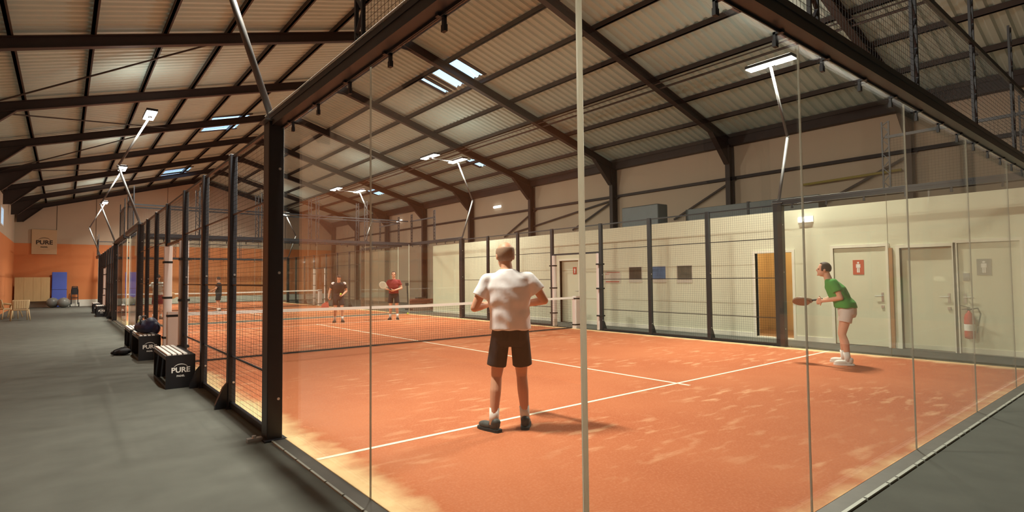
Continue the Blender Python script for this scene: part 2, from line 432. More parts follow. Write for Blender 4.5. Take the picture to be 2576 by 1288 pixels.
# washroom behind the open doorway
wash = mat('washroom_paint', (.62, .44, .22), .7)
for q in ((XP+2.25, XP+2.3, 3.4, 6.2), (XP+.12, XP+2.25, 3.4, 3.5), (XP+.12, XP+2.25, 6.1, 6.2)):
    struct(MB().mm(*q, 0, 2.86).build('wall_washroom', wash), 'warm beige washroom wall inside the doorway', 'wall')
struct(MB().mm(XP+.12, XP+2.2, 3.5, 6.1, 0, .012).build('floor_washroom', mat('brown_washroom_tiles', (.30, .17, .08), .5, var=.15)), 'brown washroom floor inside the doorway', 'floor')
struct(MB().mm(XP-.02, XP+.14, 4.39, 5.28, 0, .03).build('trim_threshold', M['white_trim']))
sk = empty('washbasin', (XP+1.95, 4.35, .75)); tag(sk, 'white washbasin glimpsed through the lit open doorway', 'washbasin')
MB().lathe([(.05, -.16), (.16, -.10), (.24, 0), (.25, .04), (.22, .04), (.16, -.02), (.02, -.06)]).build('basin', M['white'], sk, True)
MB().tube((0, 0, -.75), (0, 0, -.12), .07, .05).build('pedestal', M['white'], sk, True)
MB().path([(.16, 0, .04), (.16, 0, .18), (.06, 0, .18), (.05, 0, .13)], .012).build('tap', M['chrome'], sk)
MB().mm(.0, .25, -.06, .06, -.05, .0).build('wall_bracket', M['white'], sk)
rl = empty('washroom_lamp', (XP+1.1, 4.9, 2.86)); tag(rl, 'round lamp lighting the washroom behind the open doorway', 'lamp')
MB().lathe([(.14, 0), (.14, -.05), (.02, -.09)][::-1]).build('shade', M['roomlamp'], rl)
pl = bpy.data.lights.new('washroom_light', 'POINT'); pl.energy = 60; pl.color = (1, .78, .45); pl.shadow_soft_size = .12
plo = bpy.data.objects.new('washroom_light', pl); COL.objects.link(plo); plo.location = (XP+1.1, 4.9, 2.66)

# ------------------------------------------------------------------ courts
def wire_panel(w, h, step=.05, r=.0010):
    mb = MB()
    k = step
    while k < w-.01: mb.mm(-r, r, k-r, k+r, 0, h); k += step
    k = step
    while k < h-.01: mb.mm(-r-.003, r-.003, 0, w, k-r, k+r); k += step
    me = mb.mesh('wire_mesh'); me.materials.append(M['wire']); return me
W167, W2L, W1 = wire_panel(1.587, 2.94), wire_panel(1.92, .72), wire_panel(1.96, .98)
POSTS = [4.0, 5.667, 7.333, 9.0, 11.0, 12.667, 14.333, 16.0]

def mb_gpane(axis, length, h):
    return MB().mm(-.006, .006, .0028, length-.0028, .0, h) if axis == 'y' else MB().mm(.0028, length-.0028, -.006, .006, .0, h)
PANE_Y, PANE_X = mb_gpane('y', 2, 2.96).mesh('glass_panel'), mb_gpane('x', 2, 2.96).mesh('glass_panel')
PANE_Y.materials.append(M['glass']); PANE_X.materials.append(M['glass'])
SEAL = MB().mm(-.006, .006, -.0028, .0028, 0, 2.96).mesh('glass_seal'); SEAL.materials.append(M['seal'])
SEALX = MB().mm(-.0028, .0028, -.006, .006, 0, 2.96).mesh('glass_seal'); SEALX.materials.append(M['seal'])
BOLT = MB().tube((0, 0, 0), (0, -.008, 0), .013, n=8).mesh('bolt'); BOLT.materials.append(M['chrome'])
CLIPM = MB().mm(-.008, .008, -.015, .015, -.09, 0).mm(-.05, .008, -.015, .015, -.016, 0).mm(-.011, .011, -.018, .018, -.09, -.05).mesh('glass_clip'); CLIPM.materials.append(M['steel'])

def lattice(mb, x, y, z0, z1, along):
    """perforated upright: two flats joined by zig-zag webs"""
    for s in (-.055, .055):
        p = (x+s, y) if along == 'x' else (x, y+s)
        mb.mm(p[0]-.012, p[0]+.012, p[1]-.012, p[1]+.012, z0, z1)
    z = z0; s = 1
    while z < z1-.05:
        z2 = min(z+.13, z1)
        a = (x-.055*s, y, z) if along == 'x' else (x, y-.055*s, z)
        c = (x+.055*s, y, z2) if along == 'x' else (x, y+.055*s, z2)
        mb.bar(a, c, .014, .022, (0, 1, 0) if along == 'x' else (1, 0, 0)); s = -s; z = z2

def side(x, out, y0, label):
    """a long side of a court: x = inner glass plane, out = -1 / +1 outward"""
    t = empty('court_side_fence', (x, y0, 0)); tag(t, label, 'fence')
    px = out*.08
    for i, y in enumerate(POSTS):
        big = i in (0, 7)
        wx, wy = (.14, .18) if big else (.08, .10)
        p = bevel(MB().mm(px-wx/2, px+wx/2, y-wy/2, y+wy/2, 0, 3.0).build('fence_post', M['steel'], t), .008)
        b = MB().mm(px-wx/2-.03, px+wx/2+.03, y-wy/2-.05, y+wy/2+.05, 0, .014)
        ox = px+out*wx/2
        if not big: b.prism([(ox, 0), (ox+out*.13, 0), (ox+out*.13, .05), (ox+out*.05, .24), (ox, .30)], 'y', y-.03, y+.03)
        b.build('base_bracket', M['steel'], p)
        for z in ((.38, 1.56, 2.55) if big else (.30, 1.56)):
            put('bolt', BOLT, None, p, loc=(px-out*wx*.22, y-wy/2, z))
        if big:
            MB().mm(px+out*.09, px+out*.22, y-.04, y+.02, .0, .035).tube((px+out*.16, y-.01, .035), (px+out*.16, y-.01, .055), .02).build('anchor_plate', M['chrome'], p)
    # mesh panels
    for i in range(7):
        a, c = POSTS[i], POSTS[i+1]
        fr = MB()
        ya, yc = a+.05, c-.05
        if i == 3:
            o = fr.mm(px-.02, px+.02, ya, yc, 2.17, 2.22).build('gate_lintel', M['steel'], t)
            MB().mm(px-.015, px+.015, ya, yc, 2.955, 2.985).build('top_rail', M['steel'], o)
            w = put('wire_mesh', W2L, None, o, loc=(px, a+.04, 2.22)); w['kind'] = 'stuff'
            continue
        o = fr.mm(px-.02, px+.02, ya, yc, .01, .07).build('mesh_panel', M['steel'], t)
        MB().mm(px-.015, px+.015, ya, yc, 2.955, 2.985).build('top_rail', M['steel'], o)
        for z in (.60, 1.44, 2.27): MB().mm(px-.010, px+.010, ya, yc, z-.008, z+.008).build('crossbar', M['steel'], o)
        w = put('wire_mesh', W167, None, o, loc=(px, a+.04, .03)); w['kind'] = 'stuff'
    # white padding either side of the gate
    for y, s in ((9.0, 1), (11.0, -1)):
        p = bevel(MB().mm(px-.07, px+.07, min(y+s*.052, y+s*.13), max(y+s*.052, y+s*.13), .02, 2.17).build('gate_padding', M['pad'], t), .015)
        for z in (.42, 1.18, 1.86): MB().mm(px-.074, px+.074, min(y-s*.056, y+s*.134), max(y-s*.056, y+s*.134), z-.02, z+.02).build('strap', M['strap'], p)
    # glass ends
    for a in (0, 2, 16, 18):
        put('glass_panel', PANE_Y, None, t, loc=(0, a, 0))
    for a in (2, 18): put('glass_seal', SEAL, None, t, loc=(0, a, 0))
    for a, c in ((0, 4), (16, 20)):
        b = MB().mm(px-.045, px+.045, a-.1 if a == 0 else a, c+.1 if c == 20 else c, 2.96, 3.06)
        b.mm(px-.052, px-.045, a-.1, c+.1, 3.03, 3.075).mm(px+.045, px+.052, a-.1, c+.1, 2.945, 2.975)
        o = b.build('top_beam', M['steel'], t)
        MB().tube((px+out*.055, a-.1, 3.085), (px+out*.055, c+.1, 3.085), .006, n=6).build('highlight_strip', M['trim_alu'], o)  # added strip, its pale colour imitates a reflection along the beam edge
        k = a+.38
        while k < c-.1:
            c_ = put('glass_clip', CLIPM, None, o, loc=(0 if out < 0 else 0, k, 2.96)); c_.rotation_euler.z = 0 if out < 0 else math.pi
            k += .66
    # low steel base frame outside the glass
    for a, c in ((-.12, 4), (16, 20.12)):
        o = MB().mm(min(0, out*.11), max(0, out*.11), a, c, 0, .010).build('base_frame', M['sill'], t)
        e = MB(); k = a
        while k < c-.05:
            k2 = min(k+.33, c); e.mm(min(out*.105, out*.122), max(out*.105, out*.122), k, k2-.02, .0, .013); k = k2
        e.build('edge_trim', M['trim_alu'], o)
    # mesh above the corner panes
    for a in (0, 18):
        fr = MB(); lattice(fr, px, 2 if a == 0 else 18, 3.06, 4.3, 'y'); lattice(fr, px, .1 if a == 0 else 19.9, 3.06, 4.3, 'y')
        fr.mm(px-.02, px+.02, a, a+2, 3.98, 4.03)
        o = fr.build('upper_mesh_panel', M['steel'], t)
        w = put('wire_mesh', W1, None, o, loc=(px, a+.02, 3.03)); w['kind'] = 'stuff'
    return t

def back(y, out, y0, label):
    t = empty('court_end_glass', (0, y0+y, 0)); tag(t, label, 'glass wall')
    py = out*.08
    for a in range(0, 10, 2): put('glass_panel', PANE_X, None, t, loc=(a, 0, 0))
    for a in range(2, 10, 2): put('glass_seal', SEALX, None, t, loc=(a, 0, 0))
    o = MB().mm(-.12, 10.12, py-.045, py+.045, 2.96, 3.06).mm(-.12, 10.12, py-.052, py-.045, 3.03, 3.075).mm(-.12, 10.12, py+.045, py+.052, 2.945, 2.975).build('top_beam', M['steel'], t)
    k = .38
    while k < 9.9:
        c = put('glass_clip', CLIPM, None, o, loc=(k, 0, 2.96)); c.rotation_euler.z = math.pi/2 if out < 0 else -math.pi/2; k += .66
    for x in (0, 10):
        MB().tube((x, 0, 0), (x, 0, 3.0), .013, n=16).build('corner_profile', M['corner'], t, True)
    o = MB().mm(-.11, 10.11, min(0, out*.11), max(0, out*.11), 0, .010).build('base_frame', M['sill'], t)
    e = MB(); k = -.11; r = random.Random(3)
    while k < 10.05:
        k2 = min(k+r.choice((.18, .3, .42)), 10.11); e.mm(k, k2-.022, min(out*.105, out*.128), max(out*.105, out*.128), .0, .013); k = k2
    e.build('edge_trim', M['trim_alu'], o)
    for x in (0, 2, 4, 6, 8):
        fr = MB().mm(x, x+2, py-.02, py+.02, 3.98, 4.03)
        if x: lattice(fr, x+.05, py, 3.06, 4.75, 'x')
        o = fr.build('upper_mesh_panel', M['steel'], t)
        w = put('wire_mesh', W1, None, o, loc=(x+.02, py, 3.03)); w.rotation_euler.z = -math.pi/2; w.location.x = x+.02
        w['kind'] = 'stuff'
    return t

def net(y0, label):
    t = empty('padel_net', (5, y0+10, 0)); tag(t, label, 'net')
    mb = MB(); w = .0016
    def top(x): return .86+.04*(abs(x)/4.9)
    k = -4.85
    while k < 4.86: mb.mm(k-w, k+w, -w, w, .02, top(k)); k += .05
    z = .06
    while z < .86: mb.mm(-4.88, 4.88, -w, w, z-w, z+w); z += .05
    o = mb.build('netting', M['net'], t); o['kind'] = 'stuff'
    b = MB()
    xs = [-4.97+9.94/18*k for k in range(19)]
    for a, c in zip(xs, xs[1:]):
        b.add([(x, s*.012, top(x)+dz) for dz in (-.03, .03) for s in (-1, 1) for x in (a, c)], [(0, 1, 5, 4), (2, 6, 7, 3), (4, 5, 7, 6), (0, 2, 3, 1)])
    b.build('top_band', M['white'], t)
    MB().bar((-4.88, 0, .035), (4.88, 0, .035), .012, .03).build('foot_cord', M['net'], t)
    for s in (-1, 1):
        p = bevel(MB().mm(min(s*4.97, s*5.2), max(s*4.97, s*5.2), -.06, .06, .0, .95).build('net_post', M['pad'], t), .015)
        MB().mm(min(s*4.966, s*5.204), max(s*4.966, s*5.204), -.064, .064, .86, .90).mm(min(s*4.966, s*5.204), max(s*4.966, s*5.204), -.064, .064, .10, .14).build('strap', M['strap'], p)
    return t

def surface(y0, label):
    s = MB().mm(-5, 5, -10, 10, .001, .012).build('court_turf', M['turf'], loc=(5, y0+10, 0)); struct(s, label, 'court')
    L = lambda x0, x1, y0_, y1_: MB().mm(x0, x1, y0_, y1_, .012, .0145).build('court_line', M['line'], s)
    for sg in (-1, 1):
        L(-4.99, 4.99, sg*6.95-.025, sg*6.95+.025)
    L(-.025, .025, -7.15, -6.976); L(-.025, .025, -6.924, 6.924); L(-.025, .025, 6.976, 7.15)
    return s

S2 = 21.0
surface(0, 'orange turf of the near court with white lines and drifted sand')
surface(S2, 'orange turf of the far court beyond the end glass')
side(0, -1, 0, 'black mesh and glass side of the near court along the corridor')
side(10, 1, 0, 'mesh and glass side of the near court facing the cream doors')
back(0, -1, 0, 'near glass end wall of the near court with upper mesh')
back(20, 1, 0, 'glass end of the near court behind the two distant players')
side(0, -1, S2, 'black mesh and glass side of the far court along the corridor')
side(10, 1, S2, 'far court side fence beyond the end of the cream partition')
back(0, -1, S2, 'glass end of the far court facing the near court')
back(20, 1, S2, 'glass end of the far court before the orange wall')
net(0, 'white-topped net across the near court')
net(S2, 'white-topped net across the far court seen through glass')

# ------------------------------------------------------------------ floodlight poles
def light_pole(x, out, y, label, second=False):
    t = empty('floodlight_pole', (x+out*.09, y, 3.0)); tag(t, label, 'floodlight', 'floodlight poles on the court posts')
    MB().mm(-.10, .10, -.12, .12, 0, .014).build('base_flange', M['pole'], t)
    el, hd = (out*.50, 0, 1.50), (-out*.18, 0, 2.92)
    MB().tube((0, 0, .014), el, .032, .030).build('lower_pole', M['pole'], t, True)
    MB().tube(el, hd, .030, .026).ell(el, (.036,)*3).build('upper_arm', M['pole'], t, True)
    def head(hx):
        h = bevel(MB().mm(hx-.13, hx+.13, -.5, .5, 2.955, 3.02).mm(hx-.05, hx+.05, -.09, .09, 2.90, 2.955).build('lamp_head', M['steel'], t), .01)
        MB().mm(hx-.115, hx+.115, -.485, -.10, 2.94, 2.954).mm(hx-.115, hx+.115, .10, .485, 2.94, 2.954).mm(hx-.115, hx-.055, -.10, .10, 2.94, 2.954).mm(hx+.055, hx+.115, -.10, .10, 2.94, 2.954).build('lens', M['lens'], h)
    head(hd[0])
    MB().mm(hd[0]-.10, hd[0]+.10, -.45, .45, 3.0205, 3.03).build('roof_fill_lens', M['fill_lens'], t)  # made-up top lens, goes with the added roof fill
    if second:
        MB().tube((hd[0], 0, 2.90), (hd[0]-out*1.2, 0, 2.90), .02).build('cross_arm', M['pole'], t, True)
        head(hd[0]-out*1.2)
    la = bpy.data.lights.new('floodlight', 'AREA'); la.shape = 'RECTANGLE'; la.size = .25; la.size_y = 1.0
    la.energy = LAMP_W; la.color = LAMP_COL
    lo = bpy.data.objects.new('floodlight', la); COL.objects.link(lo); lo.parent = t
    lo.location = (hd[0], 0, 2.89); lo.rotation_euler = (0, out*.5, 0); la.spread = math.radians(165)
    ul = bpy.data.lights.new('roof_fill', 'AREA'); ul.shape = 'RECTANGLE'; ul.size = .2; ul.size_y = .9  # added upward fill lamp, brightens the roof sheeting
    ul.energy = LAMP_W*ROOF_FILL_SHARE; ul.color = LAMP_COL
    uo = bpy.data.objects.new('roof_fill', ul); COL.objects.link(uo); uo.parent = t
    uo.location = (hd[0], 0, 3.05); uo.rotation_euler = (math.pi, 0, 0)
    return t
for x, out, nm in ((0, -1, 'corridor'), (10, 1, 'partition')):
    for y, where in ((4, 'near end of the near court'), (16, 'far end of the near court'), (25, 'near end of the far court'), (37, 'far end of the far court')):
        light_pole(x, out, y, 'bent pole with lit floodlight on the %s side, %s' % (nm, where), second=(x == 10 and y in (16, 25)))

def lit_bar(x, y, z, label, l=.42):
    t = empty('lit_wall_bar', (x, y, z)); tag(t, label, 'wall light')
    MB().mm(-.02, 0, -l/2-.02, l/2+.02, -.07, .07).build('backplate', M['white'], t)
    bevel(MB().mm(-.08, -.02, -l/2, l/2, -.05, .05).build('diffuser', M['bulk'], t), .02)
lit_bar(XR, 20.95, 5.15, 'oblong lit wall light on the beige upper wall beside a column', .6)
lit_bar(XR, 31.6, 5.35, 'small lit wall light on the beige wall above the far court', .7)
lit_bar(XP, 4.06, 2.76, 'added glowing bar imitating a reflection on the cream partition above the open doorway', .3)  # no lamp here: added glowing bar stands in for a reflection

# ------------------------------------------------------------------ things on and behind the partition
def poster(y0, y1, z0, z1, m, label, band=True):
    t = empty('poster', (XP, (y0+y1)/2, z0)); tag(t, label, 'poster', 'pictures on the cream partition')
    w = (y1-y0)/2; h = z1-z0
    MB().mm(-.012, 0, -w, w, 0, h).build('backing', M['paper'], t)
    if m: MB().mm(-.014, -.012, -w+.02, w-.02, .09, h-.02).build('picture', M[m], t)
    return t
poster(8.69, 9.18, 1.33, 1.80, 'photo_brown', 'brown photo print, first picture beside the gate post')
poster(7.86, 8.34, 1.33, 1.80, 'photo_blue', 'blue-grey photo print between the two darker pictures')
poster(7.02, 7.51, 1.32, 1.80, 'photo_dark', 'dark olive photo print nearest the lit open doorway')
nb = empty('notice_board', (XP, 9.81, 1.31)); tag(nb, 'pale notice with faint red border beside the brown picture', 'notice')
MB().mm(-.01, 0, -.31, .31, 0, .36).build('sheet', M['paper'], nb)
MB().mm(-.012, -.01, -.26, .28, .03, .055).mm(-.012, -.01, -.28, .24, .32, .335).mm(-.012, -.01, .14, .30, .27, .285).mm(-.012, -.01, .14, .30, .12, .135).build('printed_bars', M['red'], nb)

def wc_sign(x, y, z, w, h, m, label):
    t = empty('toilet_sign', (x, y, z)); tag(t, label, 'sign')
    MB().mm(-.008, 0, -w/2, w/2, -h/2, h/2).build('plate', M[m], t)
    k = h*.8
    f = MB().ell((-.010, 0, k*.38), (.002, k*.085, k*.085), 12, 6)
    f.mm(-.011, -.008, -k*.12, k*.12, -k*.05, k*.27).mm(-.011, -.008, -k*.105, -k*.015, -k*.45, -k*.03).mm(-.011, -.008, k*.015, k*.105, -k*.45, -k*.03)
    f.mm(-.011, -.008, -k*.17, -k*.13, -k*.05, k*.26).mm(-.011, -.008, k*.13, k*.17, -k*.05, k*.26)
    f.build('figure', M['white'], t)
wc_sign(XP+.01, 3.02, 1.65, .21, .31, 'red', 'red sign with white standing figure on door behind player')
wc_sign(XP+.02, .95, 1.61, .21, .30, 'greyp', 'grey sign with pale standing figure on the last door')
wc_sign(XP+.085, 11.52, 1.72, .16, .24, 'red', 'small red sign on the recessed door behind the net post')
pn = tag(MB().mm(XP+.012, XP+.02, 1.16, 1.26, 1.36, 1.50).build('printed_notice', M['greyp']), 'small grey printed notice beside the grey figure sign', 'notice')

ex = empty('fire_extinguisher', (XP-.1, 1.17, .28)); tag(ex, 'red fire extinguisher hanging by the last cream door', 'extinguisher')
MB().lathe([(.01, 0), (.075, .02), (.08, .06), (.08, .40), (.06, .46), (.025, .50), (.02, .53)]).build('cylinder_body', M['extin'], ex, True)
MB().lathe([(.0805, .16), (.0812, .17), (.0812, .27), (.0805, .28)]).build('paper_label', M['white'], ex)
MB().mm(-.02, .02, -.02, .02, .53, .57).bar((0, -.02, .58), (0, .12, .62), .02, .012).bar((0, -.02, .56), (0, .11, .545), .02, .012).build('valve', M['steel'], ex)
MB().path([(0, -.02, .55), (-.02, -.13, .58), (-.02, -.17, .48), (-.03, -.13, .25), (-.03, -.11, .12)], .011).build('hose', M['strap'], ex, True)
MB().mm(.07, .1, -.03, .03, .30, .46).build('wall_bracket', M['steel'], ex)

ac = empty('air_unit', (13.3, 9.2, 2.98)); tag(ac, 'grey air handling unit on the flat roof above the partition', 'air unit')
bevel(MB().mm(-.4, .4, -.7, .7, .08, .58).build('housing', M['duct'], ac), .03)
MB().lathe([(.22, 0), (.22, .03), (.19, .03), (.19, .01), (.02, .01)], n=20).build('fan_grille', M['steel'], ac)
ac.children[-1].rotation_euler.y = -math.pi/2; ac.children[-1].location = (-.41, .2, .33)
MB().mm(-.35, .35, -.6, -.5, 0, .08).mm(-.35, .35, .5, .6, 0, .08).build('feet', M['steel'], ac)
dc = empty('air_duct', (13.4, 6.3, 2.985)); tag(dc, 'rectangular grey duct running along the changing room roof', 'duct')
bevel(MB().mm(-.25, .25, -1.85, 4.0-2.0, .18, .55).build('duct_run', M['duct'], dc), .01)
MB().mm(-.3, .3, -1.5, -1.42, 0, .18).mm(-.3, .3, 1.4, 1.48, 0, .18).mm(-.27, .27, -.03, .03, .16, .57).build('support', M['steel'], dc)

# ------------------------------------------------------------------ benches with the club mark
def text_mesh(body, size, depth, bold=0.0):
    c = bpy.data.curves.new('lettering', 'FONT'); c.body = body; c.size = size; c.extrude = depth; c.align_x = 'CENTER'; c.align_y = 'CENTER'; c.offset = bold
    c.resolution_u = 3
    o = bpy.data.objects.new('lettering', c); COL.objects.link(o)
    bpy.context.view_layer.update()
    me = bpy.data.meshes.new_from_object(o.evaluated_get(bpy.context.evaluated_depsgraph_get()))
    bpy.data.objects.remove(o); return me
def arc_mb(r, a0, a1, w, n=18):
    mb = MB()
    for k in range(n):
        t0, t1 = [math.radians(a0+(a1-a0)*(k+j)/n) for j in (0, 1)]
        e0 = math.sin(math.pi*k/n)*.8+.2; e1 = math.sin(math.pi*(k+1)/n)*.8+.2
        q = [(r*math.cos(t0), r*math.sin(t0)*.8), (r*math.cos(t1), r*math.sin(t1)*.8), ((r+w*e1)*math.cos(t1), (r+w*e1)*math.sin(t1)*.8), ((r+w*e0)*math.cos(t0), (r+w*e0)*math.sin(t0)*.8)]
        mb.add([(x, y, z) for z in (0, .002) for x, y in q], [(0, 1, 2, 3), (4, 7, 6, 5), (0, 4, 5, 1), (3, 2, 6, 7)])
    return mb
T_PURE, T_PADEL = text_mesh('PURE', .105, .001, .003), text_mesh('PADEL', .036, .001, .001)
ARC = arc_mb(.105, 35, 145, .012).mesh('arc')
def logo(parent, loc, rot, scale, m):
    for nm, me, off in (('logo_pure', T_PURE, (0, 0, 0)), ('logo_padel', T_PADEL, (0, -.085, 0)), ('logo_arc', ARC, (0, 0, 0))):
        if not me.materials: me.materials.append(M['white'])
        mm_ = me
        if m is not M['white']:
            mm_ = me.copy(); mm_.materials.clear(); mm_.materials.append(m)
        o = put(nm, mm_, None, parent)
        R = rot.to_matrix().to_4x4()
        o.matrix_local = Matrix.Translation(loc) @ R @ Matrix.Scale(scale, 4) @ Matrix.Translation(off)
from mathutils import Euler
def bench(y, label, x=-.34, length=1.3):
    t = empty('court_bench', (x, y, 0)); tag(t, label, 'bench', 'black benches along the corridor side of the courts')
    for a in (0, length-.02):
        e = bevel(MB().mm(-.18, .18, a, a+.02, 0, .46).build('end_panel', M['black'], t), .004)
        if a == 0: logo(e, Vector((.0, -.002, .25)), Euler((math.pi/2, 0, 0)), .95, M['white'])
    MB().mm(.10, .18, .02, length-.02, .40, .455).mm(-.18, -.165, .02, length-.02, .40, .455).mm(-.18, -.165, .02, length-.02, .0, .05).mm(.15, .165, .02, length-.02, .02, .40).build('frame', M['black'], t)
    for k in range(4):
        xx = -.165+k*.066
        bevel(MB().mm(xx, xx+.046, -.004, length+.004, .46, .482).build('slat', M['white'], t), .004)
    return t
bench(7.45, 'black bench with white slats nearest the viewpoint')
bench(11.06, 'black bench carrying the navy bag beyond the gate')
bench(12.85, 'black bench partly hidden behind the navy bag')
bench(28.4, 'small distant black bench, nearer of the pair by the far court')
bench(32.06, 'small distant black bench, further of the pair by the far court')

# ------------------------------------------------------------------ remeshed soft bodies
def remesh(mb, voxel, smooth=6, name='body', fac=.5):
    me = mb.mesh(name+'_raw'); o = bpy.data.objects.new(name+'_raw', me); COL.objects.link(o)
    r = o.modifiers.new('r', 'REMESH'); r.mode = 'VOXEL'; r.voxel_size = voxel; r.use_smooth_shade = True
    s = o.modifiers.new('s', 'SMOOTH'); s.factor = fac; s.iterations = smooth
    bpy.context.view_layer.update()
    out = bpy.data.meshes.new_from_object(o.evaluated_get(bpy.context.evaluated_depsgraph_get())); out.name = name
    bpy.data.objects.remove(o); bpy.data.meshes.remove(me)
    out.polygons.foreach_set('use_smooth', [True]*len(out.polygons))
    return out

bag = empty('sports_bag', (-.36, 11.25, .482)); tag(bag, 'slumped navy sports bag lying on the bench past the gate', 'bag')
mb = MB().ell((0, .25, .13), (.17, .42, .13)).ell((.06, .05, .17), (.12, .25, .15)).ell((-.08, .5, .1), (.1, .2, .1)).ell((.13, -.1, .12), (.07, .2, .12))
put('body', remesh(mb, .02, 4, 'body'), M['navy'], bag)
MB().path([(-.12, .0, .2), (-.1, .15, .33), (0, .4, .33), (.05, .6, .2)], .014).build('carry_strap', M['strap'], bag, True)
MB().path([(-.02, -.05, .262), (0, .2, .272), (0, .5, .252)], .006).build('zip', M['chrome'], bag, True)
cup = empty('drinks_bottle', (-.42, 12.02, .482)); tag(cup, 'pale green drinks bottle standing behind the navy bag', 'bottle')
MB().lathe([(.035, 0), (.04, .02), (.04, .20), (.02, .25)]).build('flask', mat('pale_green_plastic', (.50, .62, .30), .4), cup, True)
MB().lathe([(.022, .25), (.024, .255), (.024, .30), (.012, .32)]).build('cap', M['white'], cup)
kb = empty('racket_bag', (-.66, 12.35, 0)); tag(kb, 'small black racket bag lying on the carpet beside the bench', 'bag')
mb = MB().ell((0, 0, .07), (.13, .17, .07)).ell((-.12, .03, .05), (.10, .08, .05))
put('body', remesh(mb, .015, 3, 'body'), M['darkcl'], kb)
MB().path([(-.2, 0, .03), (-.16, -.08, .11), (-.05, -.06, .15), (.05, 0, .15)], .010).build('carry_strap', M['strap'], kb, True)

def tball(loc, label, r=.033):
    t = empty('padel_ball', loc); tag(t, label, 'ball', 'padel balls')
    MB().ell((0, 0, r), (r, r, r), 16, 10).build('felt', M['ball'], t, True)
    mb = MB(); n = 24; pts = []
    for k in range(n+1):
        a = 2*math.pi*k/n; v = Vector((math.cos(a)+.3*math.cos(3*a), math.sin(a)-.3*math.sin(3*a), .9*math.sin(2*a))).normalized()*r*1.005
        pts.append((v.x, v.y, v.z+r))
    mb.path(pts, .0012, 5).build('seam', M['white'], t)
tball((-.27, 10.75, 0), 'bright yellow-green ball on the carpet in front of the benches')
tball((9.72, 19.6, .012), 'pale ball lying by the far corner of the near court', .036)

# ------------------------------------------------------------------ corridor end
sg = empty('club_sign', (-2.61, Y1-.02, 3.24)); tag(sg, 'tan board with the club lettering high on the orange wall', 'sign')
bevel(MB().mm(-.6, .6, -.06, 0, 0, 1.52).build('board', mat('tan_board', (.58, .42, .26), .7), sg), .01)
logo(sg, Vector((0, -.062, .72)), Euler((math.pi/2, 0, 0)), 3.3, M['frame'])
pb = empty('plywood_board', (-3.08, 42.3, .45)); tag(pb, 'pale plywood counter front beside the blue mat', 'board')
for k, w in enumerate((.42, .42, .36, .42)):
    x0 = -.82+sum((.42, .42, .36, .42)[:k])
    MB().mm(x0+.004, x0+w-.004, -.03, .03, 0, 1.38).build('panel', M['palewood'], pb)
MB().mm(-.84, .84, .03, .5, .02, .08).mm(-.84, .84, -.04, .04, -.06, 0).mm(-.80, -.74, 0, .45, -.45, 0).mm(.74, .80, 0, .45, -.45, 0).build('frame', M['palewood'], pb)
mt = empty('gym_mat', (-1.85, 42.35, .02)); tag(mt, 'tall blue gym mat leaning on the orange wall', 'mat')
m_ = bevel(MB().mm(-.36, .36, -.06, .06, 0, 2.15).build('foam_slab', M['blue'], mt), .03)
m_.rotation_euler.x = -.16
m2 = MB().mm(-.37, .37, -.065, .065, 1.05, 1.07).build('seam', M['navy'], mt); m2.rotation_euler.x = -.16
for x, yb, lab in ((-2.14, 41.8, 'grey exercise ball in front of the plywood, beside another ball'), (-1.62, 41.3, 'grey exercise ball at the foot of the blue mat')):
    t = empty('exercise_ball', (x, yb, 0)); tag(t, lab, 'ball', 'exercise balls')
    MB().ell((0, 0, .30), (.31, .31, .30), 24, 16).build('skin', M['grey_ball'], t, True)
    MB().lathe([(.02, .598), (.02, .604), (.004, .606)]).build('valve', M['white'], t)
st = empty('sack_truck', (-1.10, 42.3, 0)); tag(st, 'black two-wheeled hand truck standing by the orange wall', 'hand truck')
MB().path([(-.16, 0, .15), (-.16, .1, 1.0), (-.12, .14, 1.25), (.12, .14, 1.25), (.16, .1, 1.0), (.16, 0, .15)], .022).build('frame', M['steel'], st, True)
MB().bar((-.16, .05, .55), (.16, .05, .55), .02, .05).mm(-.14, .14, .05, .12, .75, 1.2).build('back_plate', M['steel'], st)
MB().mm(-.18, .18, -.22, 0, .02, .035).build('toe_plate', M['steel'], st)
for s in (-1, 1): MB().tube((s*.19, .05, .13), (s*.24, .05, .13), .13, n=16).build('wheel', M['strap'], st)

def chair(loc, rz, label):
    t = empty('wooden_armchair', loc, rz); tag(t, label, 'chair', 'pale wooden chairs at the corridor end')
    for sx in (-1, 1):
        MB().tube((sx*.26, .25, 0), (sx*.24, .23, .60), .018, .022).build('leg', M['rattan'], t, True)
        MB().tube((sx*.29, -.28, 0), (sx*.24, -.22, .44), .018, .022).build('leg', M['rattan'], t, True)
        MB().path([(sx*.24, .23, .60), (sx*.27, 0, .63), (sx*.25, -.24, .68)], .02).build('armrest', M['rattan'], t, True)
        MB().tube((sx*.24, -.22, .44), (sx*.24, -.30, .82), .02).build('back_post', M['rattan'], t, True)
    bevel(MB().mm(-.25, .25, -.24, .24, .40, .45).build('seat', M['rattan'], t), .015)
    b = bevel(MB().mm(-.23, .23, -.02, .02, 0, .34).build('backrest', M['rattan'], t), .01); b.location = (0, -.26, .48); b.rotation_euler.x = .16
    for k in range(6): MB().mm(-.20+k*.07, -.17+k*.07, -.028, -.02, .02, .32).build('back_slat', M['rattan'], b)
    return t
chair((-2.98, 28.0, 0), .15, 'pale wooden armchair turned away at the corridor end')
chair((-3.42, 29.6, 0), -1.2, 'pale wooden armchair partly cut by the picture edge')
tb = empty('side_table', (-3.35, 31.2, 0)); tag(tb, 'low pale table among the wooden chairs', 'table')
MB().lathe([(.40, .55), (.42, .56), (.42, .585), (.40, .59)], n=24).build('tabletop', M['palewood'], tb)
